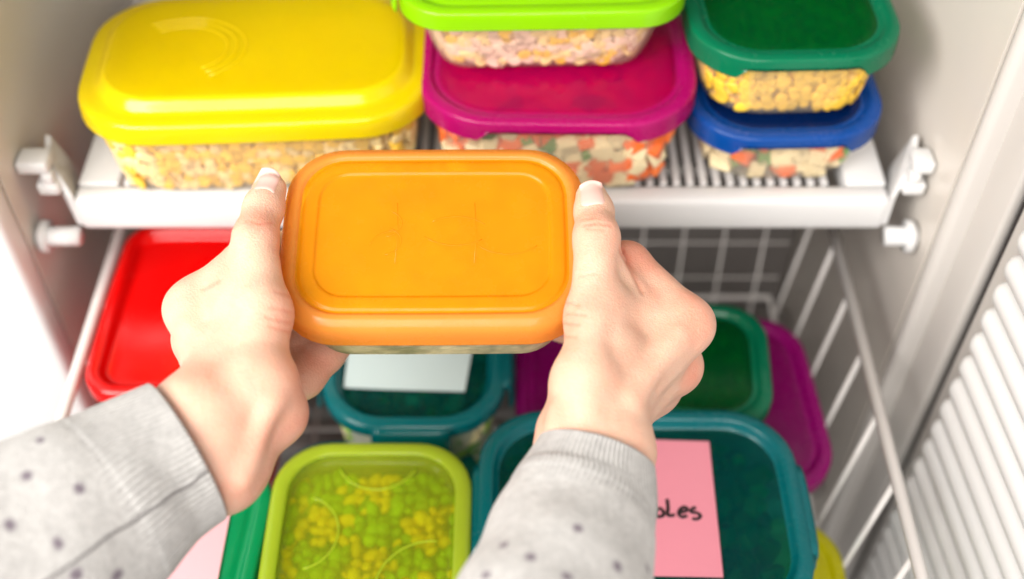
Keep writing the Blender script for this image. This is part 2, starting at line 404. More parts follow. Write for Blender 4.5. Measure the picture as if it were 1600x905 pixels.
def make_clip(parent, side, w, d, z, mat, span=.42, drop=.022):
    """hinged locking flap on one side of a lid ('front','back','left','right')"""
    L = (w if side in ('front', 'back') else d)*span; dist = (d if side in ('front', 'back') else w)/2
    prof = chaikin([(-.003, -.0012), (.0015, -.0010), (.0048, -.004), (.0052, -drop*.6), (.0044, -drop+.004), (.0066, -drop+.001), (.0070, -drop-.003), (.004, -drop-.004), (.0028, -drop+.001), (.0030, -drop*.6), (.0020, -.006), (-.003, -.0040)], 1)
    V = []; F = []; n = len(prof); K = 8
    for k in range(K+1):
        u = -L/2+L*k/K; e = 1-.35*(abs(2*k/K-1)**6)
        for (o_, h_) in prof:
            off = dist*(1+.012)+o_*e; hz = z+h_*(.86+.14*e)
            V.append({'front': (u, -off, hz), 'back': (u, off, hz), 'left': (-off, u, hz), 'right': (off, u, hz)}[side])
    for k in range(K):
        for i in range(n): F.append((k*n+i, k*n+(i+1) % n, (k+1)*n+(i+1) % n, (k+1)*n+i))
    F.append(tuple(range(n))); F.append(tuple(K*n+i for i in range(n)))
    return mesh_obj('clip', V, F, mat, parent)

# ------------------------------------------------------------------ frozen food
def ico():
    bm = bmesh.new(); bmesh.ops.create_icosphere(bm, subdivisions=2, radius=1); bm.verts.ensure_lookup_table()
    v = np.array([x.co[:] for x in bm.verts]); f = np.array([[q.index for q in p.verts] for p in bm.faces]); bm.free(); return v, f
def cub():
    bm = bmesh.new(); bmesh.ops.create_cube(bm, size=1.7); bmesh.ops.bevel(bm, geom=bm.edges[:], offset=.22, segments=2, profile=.6, affect='EDGES')
    bmesh.ops.triangulate(bm, faces=bm.faces); v = np.array([x.co[:] for x in bm.verts]); f = np.array([[q.index for q in p.verts] for p in bm.faces]); bm.free(); return v, f
ICO, CUB = ico(), cub()
def rot_rand(g):
    q = g.normal(size=4); q /= np.linalg.norm(q); a, b, c, d = q
    return np.array([[1-2*(c*c+d*d), 2*(b*c-a*d), 2*(b*d+a*c)], [2*(b*c+a*d), 1-2*(b*b+d*d), 2*(c*d-a*b)], [2*(b*d-a*c), 2*(c*d+a*b), 1-2*(b*b+c*c)]])
def food(name, root, w, d, h, fill, kinds, step, label, cat, seed=1, taper=.007, clump=0):
    """kinds: (share, shape, (sx,sy,sz), colour, colour spread)"""
    g = np.random.default_rng(seed); VV = []; FF = []; CC = []; off = 0
    sh_ = np.array([k[0] for k in kinds]); sh_ = sh_/sh_.sum()
    nz = max(1, int(fill/step)); zs = [.004+step*.55+i*step*.92 for i in range(nz)]
    for iz, z in enumerate(zs):
        ins = taper*(1-z/h)+.0045+step*.42
        a, b = w/2-ins, d/2-ins; rr = .022
        for x in np.arange(-a, a+1e-6, step):
            for y in np.arange(-b, b+1e-6, step):
                p = np.array([x, y, z])+g.normal(size=3)*step*.16
                # only the outer layers can be seen
                if iz < nz-3 and abs(x) < a-2.2*step and abs(y) < b-2.2*step: continue
                p[0] = min(max(p[0], -a), a); p[1] = min(max(p[1], -b), b); p[2] = max(p[2], z*.98)
                ex, ey = abs(p[0])-(a-rr), abs(p[1])-(b-rr)
                if ex > 0 and ey > 0 and math.hypot(ex, ey) > rr: continue
                if clump:
                    u = .5+.5*math.sin(p[0]*clump+seed)*math.cos(p[1]*clump*1.2+p[2]*clump+seed*2); k = min(len(kinds)-1, int(np.searchsorted(np.cumsum(sh_), min(.999, max(0, u+g.normal()*.16)))))
                else: k = int(g.choice(len(kinds), p=sh_))
                _, shp_, sz, col, sp = kinds[k]
                v0, f0 = ICO if shp_ == 'ico' else CUB
                s = np.array(sz)*(1+g.normal()*.14)
                s = s*(1+g.normal(size=3)*.16); ph = g.uniform(0, 6.28, 3)
                v = v0*(1+.13*np.sin(v0[:, [1]]*2.3+ph[0])+.10*np.sin(v0[:, [2]]*3.1+ph[1]))
                v = (v*s)@rot_rand(g).T+p
                VV.append(v); FF.append(f0+off); off += len(v0)
                c = np.clip(np.array(col)*(1+g.normal()*sp), 0, 1); CC.append(np.repeat(np.append(c, 1)[None], len(v0), 0))
    VV = np.vstack(VV); FF = np.vstack(FF); CC = np.vstack(CC)
    VV[:, 2] = np.clip(VV[:, 2], .0016, h-.0095)
    rc_ = .026; lx_, ly_ = w/2-.0072-taper*(1-VV[:, 2]/h), d/2-.0072-taper*(1-VV[:, 2]/h)
    qx, qy = np.abs(VV[:, 0])-(lx_-rc_), np.abs(VV[:, 1])-(ly_-rc_); hy = np.hypot(qx, qy); cm_ = (qx > 0) & (qy > 0) & (hy > rc_)
    VV[:, 0] = np.where(cm_, np.sign(VV[:, 0])*((lx_-rc_)+qx*rc_/np.maximum(hy, 1e-6)), VV[:, 0])
    VV[:, 1] = np.where(cm_, np.sign(VV[:, 1])*((ly_-rc_)+qy*rc_/np.maximum(hy, 1e-6)), VV[:, 1])
    lx = w/2-.0072-taper*(1-VV[:, 2]/h); ly = d/2-.0072-taper*(1-VV[:, 2]/h)
    VV[:, 0] = np.clip(VV[:, 0], -lx, lx); VV[:, 1] = np.clip(VV[:, 1], -ly, ly)
    me = bpy.data.meshes.new(name); me.from_pydata(VV.tolist(), [], FF.tolist()); me.update()
    at = me.attributes.new('tone', 'FLOAT_COLOR', 'POINT'); at.data.foreach_set('color', CC.astype(np.float32).ravel())
    me.polygons.foreach_set('use_smooth', [True]*len(me.polygons)); me.materials.append(M['food'])
    o = bpy.data.objects.new(name, me); COL.objects.link(o); o.location = root.location; o.rotation_euler = root.rotation_euler
    return tag(o, label, cat, kind='stuff')
CORN = (1, 'ico', (.0052, .0046, .0040), (.90, .56, .05), .10)
RICE = (1, 'ico', (.0056, .0044, .0042), (.94, .72, .34), .06)
PINK = (1, 'ico', (.0062, .0046, .0042), (.93, .68, .56), .06)
PEA = (1, 'ico', (.0045, .0045, .0043), (.24, .42, .03), .2)
CARROT = (1, 'cub', (.0074, .0070, .0066), (.90, .17, .03), .12)
CREAM = (1, 'cub', (.0084, .0074, .0068), (.88, .74, .46), .08)
BEAN = (1, 'cub', (.0054, .0054, .0090), (.12, .27, .06), .2)
def wt(k, s): return (s,)+k[1:]

def container(label, cx, cy, zb, w, d, h, lid, boxm, prof='flat', rz=0, r=.028, group=None, notch=False, clips=(), bulge=.012, taper=.007, rot=None, loc=None, cdrop=.022):
    e = empty('food_container', loc or (cx, cy, Z(zb)), rot or (0, 0, math.radians(rz)))
    tag(e, label, 'container', group)
    make_box(e, w-.006, d-.006, h, boxm, r-.002, taper, bulge)
    L = make_lid(e, w, d, h, lid, prof, r, bulge, notch, mat2=PANEL.get(lid.name))
    for c in clips:
        k = make_clip(L, c, w, d, h, lid, drop=cdrop)
    return e, L

GS, GB = 'lidded food containers on the shelf', 'lidded food containers in the basket'
# --- on the shelf
T0 = SH+.0012
y_, L = container('large clear container with a glossy domed yellow lid, standing on the shelf', -.169, .637, T0, .228, .142, .070, M['yellow'], M['clear'], 'dome', 3.0, .046, GS, bulge=.02)
food('frozen_corn_mix', y_, .228, .142, .070, .062, [wt(CORN, 1.6), wt(RICE, 1.8)], .0075, 'pale yellow frozen grains inside the large yellow lidded container', 'frozen food', 3)
def arc_on(lidobj, pts, z, r, mat, name='embossed_line'):
    V, F = tube_data([(x, y, z) for x, y in pts], r, 6); return mesh_obj(name, V, F, mat, lidobj)
for rr_ in (.030, .036, .042):
    arc_on(L, [(-.048+rr_*math.cos(math.radians(a)), -.004+rr_*.8*math.sin(math.radians(a))) for a in range(-60, 130, 8)], .070+.0094, .0006, M['yellow'])

m_, L = container('clear container of mixed vegetables with a magenta lid, below a lime lidded one', .030, .640, T0, .180, .146, .070, M['magenta'], M['clear'], 'flat', -1.0, .048, GS, notch=True, bulge=.02)
food('mixed_vegetables', m_, .180, .146, .070, .062, [wt(CARROT, 1.1), wt(CREAM, 1.2), wt(BEAN, .35)], .0118, 'carrot and potato cubes inside the magenta lidded container', 'frozen food', 5)
zt = T0+.070+.0022
l_, L = container('shallow clear container with a bright lime lid, stacked on the magenta lidded one', .018, .662, zt, .178, .132, .060, M['lime'], M['clear'], 'flat', 1.6, .03, GS, clips=('left',), bulge=.012, taper=.016)
food('frozen_corn_mix', l_, .178, .132, .060, .045, [wt(PINK, 2.2), wt(RICE, 1.2), wt(CORN, .5)], .0072, 'pinkish cream frozen grains inside the lime lidded container', 'frozen food', 6, .016)
b_, L = container('low clear container of cut vegetables with a blue lid, at the foot of a stack', .1815, .638, T0, .128, .124, .050, M['blue'], M['clear'], 'flat', 2.0, .040, GS, notch=True, bulge=.02)
food('mixed_vegetables', b_, .128, .124, .050, .040, [wt(CARROT, 1.2), wt(CREAM, 1.1), wt(BEAN, .5)], .0118, 'orange and cream vegetable pieces inside the blue lidded container', 'frozen food', 8)
zt = T0+.050+.0022
g_, L = container('clear container of corn with a dark green lid, stacked on the blue lidded one', .1785, .644, zt, .132, .124, .056, M['green'], M['clear'], 'flat', 2.0, .040, GS, notch=True, bulge=.02)
food('corn_kernels', g_, .132, .124, .056, .040, [wt(CORN, 1)], .0078, 'yellow corn kernels inside the dark green lidded container on the shelf', 'frozen food', 9)

# --- in the basket (floor of the basket at BB)
FL = BB+.0075
def inb(label, x0, x1, y0, y1, zl, mat, boxm, prof, rz=0, zb=None, **k):
    zb = FL if zb is None else zb
    return container(label, (x0+x1)/2, (y0+y1)/2, zb, x1-x0, y1-y0, zl-zb, mat, boxm, prof, rz, group=GB, **k)
r_, L = inb('red container with a sunken red lid, in a rear corner of the basket', -.287, -.172, .463, .622, -.626, M['red'], M['red'], 'tray', 0, r=.022)
tl, TL = inb('teal clip lidded container with a blank white label, behind the yellow green one', -.133, -.005, .458, .585, -.657, M['teal'], M['frost'], 'clip', 0, r=.042, clips=('front', 'left', 'right', 'back'), cdrop=.026)
food('mixed_vegetables', tl, .128, .127, .135, .120, [wt(BEAN, 1), wt(PEA, 1), wt(CREAM, .3)], .0105, 'dim green vegetables inside the teal container with the white label', 'frozen food', 11)
pu, L = inb('purple lidded container wedged between two teal lidded ones', .003, .100, .470, .585, -.690, M['purple'], M['frost'], 'flat', 0, r=.03)
mg, L = inb('magenta lidded container in the basket, partly under the shallow green lidded one', .128, .226, .438, .592, -.702, M['purple'], M['frost'], 'flat', 3, r=.034, bulge=.02)
gr, L = inb('shallow green lidded container of leafy greens lying on the magenta one', .086, .184, .466, .574, -.662, M['green'], M['clear'], 'flat', -4, zb=-.6985, r=.030, bulge=.02)
food('leafy_greens', gr, .098, .108, .036, .024, [wt(BEAN, 1), (1, 'ico', (.006, .004, .003), (.10, .45, .08), .2)], .0095, 'bright green chopped greens inside the shallow green lidded container', 'frozen food', 12)
yl, L = inb('olive yellow lidded container low in the basket beside the side wires', .098, .2295, .300, .437, -.738, M['olive'], M['frost'], 'flat', -2, r=.034)
bt, BTL = inb('large teal clip lidded container of vegetables with a pink handwritten label', -.021, .1835, .312, .462, -.641, M['teal'], M['clear'], 'clip', 0, zb=-.7355, r=.042, clips=('left', 'right'), cdrop=.02)
food('mixed_vegetables', bt, .2045, .150, .0945, .080, [wt(BEAN, 1.2), (1, 'ico', (.007, .006, .004), (.16, .30, .08), .25), (.5, 'cub', (.006, .006, .005), (.30, .08, .06), .2), (.5, 'cub', (.006, .006, .005), (.05, .07, .04), .2)], .0115, 'dark green and red vegetables inside the large teal container', 'frozen food', 13)
lt, L = inb('teal lidded container underneath the yellow green lidded one', -.166, -.020, .312, .484, -.712, M['teal'], M['frost'], 'flat', 0, r=.034)
lm, LL = inb('clear container of peas and corn with a see-through yellow green lid', -.1515, -.0265, .302, .434, -.640, M['limeclear'], M['clear'], 'tray', 0, zb=-.7095, r=.034)
food('peas_and_corn', lm, .126, .132, .0695, .060, [wt(PEA, 1.5), wt((1, 'ico', (.0046, .0039, .0033), (.95, .56, .01), .12), 1.3)], .0076, 'green peas and yellow corn inside the yellow green lidded container', 'frozen food', 14, clump=95)
gl, GLL = inb('green lidded container with a pale pink label, under the knitted sleeve', -.286, -.159, .225, .430, -.652, M['greenrim'], M['frost'], 'flat', -4, r=.03)

# rim of the yellow green lid: a denser bead of plastic round the clear panel
pr = [(0, -.0124), (-.0006, -.002), (.002, .0018), (.007, .0022), (.0102, .0006), (.0092, -.0012), (.004, -.0002), (.0012, -.002), (.0012, -.0124)]
prc = chaikin(pr+[pr[0]], 1)[:-1]
rings = [[(x, y, .0695+h) for x, y in rring(.0625-i, .066-i, .034-i*.7, .012)] for i, h in prc]
n_ = len(rings[0]); V = [p for r0 in rings for p in r0]; F = []
for i in range(len(rings)):
    j = (i+1) % len(rings)
    for k in range(n_): F.append((i*n_+k, i*n_+(k+1) % n_, j*n_+(k+1) % n_, j*n_+k))
mesh_obj('lid_rim', V, F, M['limerim'], LL)
def arcpts(cx_, cy_, r0, a0, a1, n=20): return [(cx_+r0*math.cos(math.radians(a0+(a1-a0)*k/n)), cy_+r0*math.sin(math.radians(a0+(a1-a0)*k/n))) for k in range(n+1)]
zl_ = .0695-.0066
arc_on(LL, arcpts(.002, .062, .027, 205, 335), zl_, .0007, M['limerim'])
arc_on(LL, arcpts(-.045, .004, .026, -75, 75), zl_, .0007, M['limerim'])
arc_on(LL, arcpts(.040, -.036, .034, 85, 190), zl_, .0007, M['limerim'])

# --- paper labels
def paper(parent, px, z, mat, name='paper_label', th=.0004, rc_=0):
    """a sheet whose corners are pixels seen on the level z"""
    inv_ = parent.matrix_world.inverted() if False else None
    base = Matrix.Translation(parent.parent.location)@parent.parent.rotation_euler.to_matrix().to_4x4()
    q = [base.inverted()@PZ(x, y, z) for x, y in px]
    zz = sum(v.z for v in q)/4; V = []
    nu, nv = 8, 8
    for top_ in (1, 0):
        for i in range(nu+1):
            for j in range(nv+1):
                u, v = i/nu, j/nv
                p = q[0]*(1-u)*(1-v)+q[1]*u*(1-v)+q[2]*u*v+q[3]*(1-u)*v
                V.append((p.x, p.y, zz+.0003*math.sin(u*5+v*3)+(th if top_ else 0)))
    m = (nu+1)*(nv+1); F = []
    for i in range(nu):
        for j in range(nv):
            a = i*(nv+1)+j; F.append((a, a+nv+1, a+nv+2, a+1)); F.append((m+a, m+a+1, m+a+nv+2, m+a+nv+1))
    bd = [i*(nv+1) for i in range(nu+1)]+[nu*(nv+1)+j for j in range(1, nv+1)]+[i*(nv+1)+nv for i in range(nu-1, -1, -1)]+[j for j in range(nv-1, 0, -1)]
    for k in range(len(bd)): F.append((bd[k], bd[(k+1) % len(bd)], m+bd[(k+1) % len(bd)], m+bd[k]))
    o = mesh_obj(name, V, F, mat, parent, True)
    try: o.data.set_sharp_from_angle(angle=math.radians(50))
    except Exception: pass
    return o, base, zz+th+.0003
zlab = -.641-.0064+.0005
lab, base, zz = paper(BTL, [(878, 684), (1108, 690), (1130, 903), (868, 897)], zlab, M['paperpink'])
paper(TL, [(548, 520), (742, 524), (726, 613), (537, 606)], -.657-.0064+.0005, M['paperwhite'])
paper(GLL, [(245, 770), (362, 790), (336, 930), (200, 930)], -.652-.0008+.0012, M['paperpale'])
def zpx(x, y): return (1010+x*130/1600, 760+y*130/1600)
strokes = [
    [(140, 330), (150, 440), (165, 560), (250, 580), (320, 560), (330, 500), (290, 440), (235, 425), (180, 470)],
    [(395, 245), (410, 340), (415, 440), (405, 520), (430, 560), (490, 560), (540, 545)],
    [(625, 500), (700, 490), (780, 455), (760, 405), (710, 400), (650, 440), (620, 500), (640, 560), (700, 590), (780, 560)],
    [(950, 410), (900, 420), (850, 470), (880, 500), (970, 510), (1040, 560), (1010, 610), (950, 630), (880, 615)],
]
for s_ in strokes:
    pts = [base.inverted()@PZ(*zpx(*p), zlab+.0008) for p in s_]
    pts = spline([(p.x, p.y, zz) for p in pts], 5)
    V, F = tube_data(pts, .00115, 8); V = [Vector((v.x, v.y, zz+(v.z-zz)*.22)) for v in V]
    mesh_obj('handwritten_letter', V, F, M['ink'], lab)
# food under the olive and green left lids is out of sight

# ------------------------------------------------------------------ the container in the hands
TILT = math.radians(12.5)
oc = P(677, 364, .628)                     # middle of the lid
Rx = Euler((TILT, 0, math.radians(.4)))
nrm = Rx.to_matrix()@Vector((0, 0, 1))
OH = .058
ow, od = .164, .1165
ob = Vector(oc)-nrm*OH
org, OL = container('orange lidded container held between both hands', 0, 0, 0, ow, od, OH, M['orange'], M['clear'], 'orange', 0, .031, None, bulge=.012, rot=Rx, loc=ob, taper=.007)
def puremat():
    m, nt, out = newmat('frozen_puree'); b_ = N(nt, 'ShaderNodeBsdfPrincipled'); b_.inputs['Roughness'].default_value = .5
    tc = N(nt, 'ShaderNodeTexCoord'); nz = N(nt, 'ShaderNodeTexNoise'); nz.inputs['Scale'].default_value = 75; nz.inputs['Detail'].default_value = 6
    rp = N(nt, 'ShaderNodeValToRGB'); e = rp.color_ramp.elements; e[0].position = .36; e[0].color = (.30, .28, .16, 1); e[1].position = .66; e[1].color = (.74, .64, .40, 1)
    nt.links.new(tc.outputs['Object'], nz.inputs['Vector']); nt.links.new(nz.outputs['Fac'], rp.inputs[0]); nt.links.new(rp.outputs[0], b_.inputs['Base Color'])
    noise_bump(nt, b_, 120, .6, .002); nt.links.new(b_.outputs[0], out.inputs[0]); return m
def block(w_, d_, h_, top_):
    o_ = [(.007, .0016), (.0045, .006), (.002, h_*.5), (.0006, top_-.004), (.003, top_-.001), (.008, top_)]
    rings = [[(x, y, z) for x, y in rring(w_/2-.0075-i, d_/2-.0075-i, .026-i*.6, .010)] for i, z in o_]
    for f_ in (.75, .5, .25, .05):
        rings.append([(x*f_, y*f_, top_+.0016*math.sin(x*f_*190)*math.cos(y*f_*150)) for x, y, z in rings[5]])
    return loft('frozen_puree', rings, puremat(), None)
pb = block(ow, od, OH, .047); pb.location = org.location; pb.rotation_euler = org.rotation_euler
tag(pb, 'grey green block of frozen puree inside the orange lidded container', 'frozen food', kind='stuff')
for k, (x0, y0, r0, a0, a1) in enumerate([(-.030, .010, .013, -70, 60), (-.030, -.006, .013, -70, 60), (.012, -.004, .02, 40, 130), (.040, .002, .02, 215, 320), (.012, .012, .022, 220, 310), (-.018, -.012, .016, 100, 170)]):
    arc_on(OL, [(x, y*.7) for x, y in arcpts(x0, y0, r0, a0, a1, 12)], OH-.0015, .00042, P2['orange'])
for x in (-.020, .022):
    arc_on(OL, [(x, -.018), (x+.001, 0), (x, .02)], OH-.0015, .00036, P2['orange'])

# ------------------------------------------------------------------ hands: signed-distance modelling
def skinmat():
    m, nt, out = newmat('skin'); b = N(nt, 'ShaderNodeBsdfPrincipled')
    b.inputs['Roughness'].default_value = .48; b.inputs['Specular IOR Level'].default_value = .35
    b.inputs['Subsurface Weight'].default_value = .35; b.inputs['Subsurface Radius'].default_value = (.0060, .0022, .0012); b.inputs['Subsurface Scale'].default_value = 1
    a = N(nt, 'ShaderNodeAttribute', attribute_name='blush')
    tc = N(nt, 'ShaderNodeTexCoord'); nz = N(nt, 'ShaderNodeTexNoise'); nz.inputs['Scale'].default_value = 55; nz.inputs['Detail'].default_value = 5
    mr = N(nt, 'ShaderNodeMapRange'); mr.inputs[1].default_value = .3; mr.inputs[2].default_value = .75; mr.inputs[3].default_value = -.10; mr.inputs[4].default_value = .38
    ad = N(nt, 'ShaderNodeMath', operation='ADD', use_clamp=True)
    mx = N(nt, 'ShaderNodeMix', data_type='RGBA'); mx.inputs[6].default_value = c4((.74, .47, .345)); mx.inputs[7].default_value = c4((.66, .25, .17))
    L_ = nt.links.new
    L_(tc.outputs['Object'], nz.inputs['Vector']); L_(nz.outputs['Fac'], mr.inputs[0]); L_(mr.outputs[0], ad.inputs[0]); L_(a.outputs['Fac'], ad.inputs[1])
    L_(ad.outputs[0], mx.inputs[0]); L_(mx.outputs[2], b.inputs['Base Color'])
    vo = N(nt, 'ShaderNodeTexVoronoi'); vo.inputs['Scale'].default_value = 900; L_(tc.outputs['Object'], vo.inputs['Vector'])
    n2 = N(nt, 'ShaderNodeTexNoise'); n2.inputs['Scale'].default_value = 260; n2.inputs['Detail'].default_value = 6; L_(tc.outputs['Object'], n2.inputs['Vector'])
    sm = N(nt, 'ShaderNodeMath', operation='ADD'); L_(vo.outputs['Distance'], sm.inputs[0]); L_(n2.outputs['Fac'], sm.inputs[1])
    bp = N(nt, 'ShaderNodeBump'); bp.inputs['Strength'].default_value = .36; bp.inputs['Distance'].default_value = .0006
    L_(sm.outputs[0], bp.inputs['Height']); L_(bp.outputs['Normal'], b.inputs['Normal'])
    L_(b.outputs[0], out.inputs[0]); return m
M['skin'] = skinmat()
M['nail'] = plain('fingernail', (.80, .50, .44), .22, .03, 120, .05, .6)

class Field:
    def __init__(s, lo, hi, h):
        s.lo = np.array(lo); s.h = h; s.n = np.ceil((np.array(hi)-s.lo)/h).astype(int)+1
        s.F = np.full(s.n, .05, np.float32); s.ax = [s.lo[i]+h*np.arange(s.n[i]) for i in range(3)]
    def block(s, lo, hi):
        i0 = np.clip(np.floor((lo-s.lo)/s.h).astype(int), 0, s.n-1); i1 = np.clip(np.ceil((hi-s.lo)/s.h).astype(int)+1, 1, s.n)
        sl = tuple(slice(a, b) for a, b in zip(i0, i1))
        g = np.meshgrid(*[s.ax[i][sl[i]] for i in range(3)], indexing='ij')
        return sl, [q.astype(np.float32) for q in g]
    def cap(s, a, b, ra, rb, k=.006, sub=False, flat=None):
        """tapered capsule; flat = (direction, factor) squashes it along a direction"""
        a, b = np.array(a), np.array(b); m = max(ra, rb)+k+.006
        if flat: m *= 1.3
        sl, (X, Y, Zz) = s.block(np.minimum(a, b)-m, np.maximum(a, b)+m)
        ba = b-a; L2 = float(ba@ba)+1e-12
        px, py, pz = X-a[0], Y-a[1], Zz-a[2]
        t = np.clip((px*ba[0]+py*ba[1]+pz*ba[2])/L2, 0, 1)
        qx, qy, qz = px-ba[0]*t, py-ba[1]*t, pz-ba[2]*t
        if flat:
            d_, f_ = flat; d_ = np.array(d_)/np.linalg.norm(d_); e = qx*d_[0]+qy*d_[1]+qz*d_[2]; c = (1/f_-1)*e
            qx, qy, qz = qx+c*d_[0], qy+c*d_[1], qz+c*d_[2]
        D = np.sqrt(qx*qx+qy*qy+qz*qz)-(ra+(rb-ra)*t)
        if flat: D *= .85
        A = s.F[sl]
        if sub:
            D = -D; hh = np.maximum(k-np.abs(A-D), 0)/k; s.F[sl] = np.maximum(A, D)+hh*hh*k*.25
        else:
            hh = np.maximum(k-np.abs(A-D), 0)/k; s.F[sl] = np.minimum(A, D)-hh*hh*k*.25
    def mesh(s):
        F = s.F; sg = F < 0; nx, ny, nz = F.shape
        c = np.zeros((nx-1, ny-1, nz-1), np.int8)
        offs = [(i, j, k) for i in (0, 1) for j in (0, 1) for k in (0, 1)]
        for o in offs: c += sg[o[0]:nx-1+o[0], o[1]:ny-1+o[1], o[2]:nz-1+o[2]]
        idx = np.argwhere((c > 0) & (c < 8)); vid = -np.ones(c.shape, np.int64); vid[tuple(idx.T)] = np.arange(len(idx))
        val = {o: F[idx[:, 0]+o[0], idx[:, 1]+o[1], idx[:, 2]+o[2]] for o in offs}
        acc = np.zeros((len(idx), 3)); cnt = np.zeros(len(idx))
        for o in offs:
            for ax in range(3):
                if o[ax]: continue
                q = list(o); q[ax] = 1; q = tuple(q); A, B = val[o], val[q]; mk = (A < 0) != (B < 0)
                t = np.where(mk, A/np.where(mk, A-B, 1), 0); pt = np.array(o, float)[None]+np.eye(3)[ax][None]*t[:, None]
                acc += pt*mk[:, None]; cnt += mk
        V = s.lo+s.h*(idx+acc/cnt[:, None]); faces = []
        for ax in range(3):
            u, v = (ax+1) % 3, (ax+2) % 3
            A = np.moveaxis(sg, [ax, u, v], [0, 1, 2]); VI = np.moveaxis(vid, [ax, u, v], [0, 1, 2])
            E = A[:-1, 1:-1, 1:-1] != A[1:, 1:-1, 1:-1]; e = np.argwhere(E); i, j, k = e[:, 0], e[:, 1]+1, e[:, 2]+1
            q = np.stack([VI[i, j-1, k-1], VI[i, j, k-1], VI[i, j, k], VI[i, j-1, k]], 1)
            inside = A[i, j, k]; q[~inside] = q[~inside][:, ::-1]; faces.append(q)
        return V, np.vstack(faces)
    def sample(s, p):
        g = (np.array(p)-s.lo)/s.h; i = np.clip(np.floor(g).astype(int), 0, s.n-2); f = g-i; r = 0
        for a in (0, 1):
            for b in (0, 1):
                for c in (0, 1):
                    r = r+s.F[i[..., 0]+a, i[..., 1]+b, i[..., 2]+c]*np.where(a, f[..., 0], 1-f[..., 0])*np.where(b, f[..., 1], 1-f[..., 1])*np.where(c, f[..., 2], 1-f[..., 2])
        return r

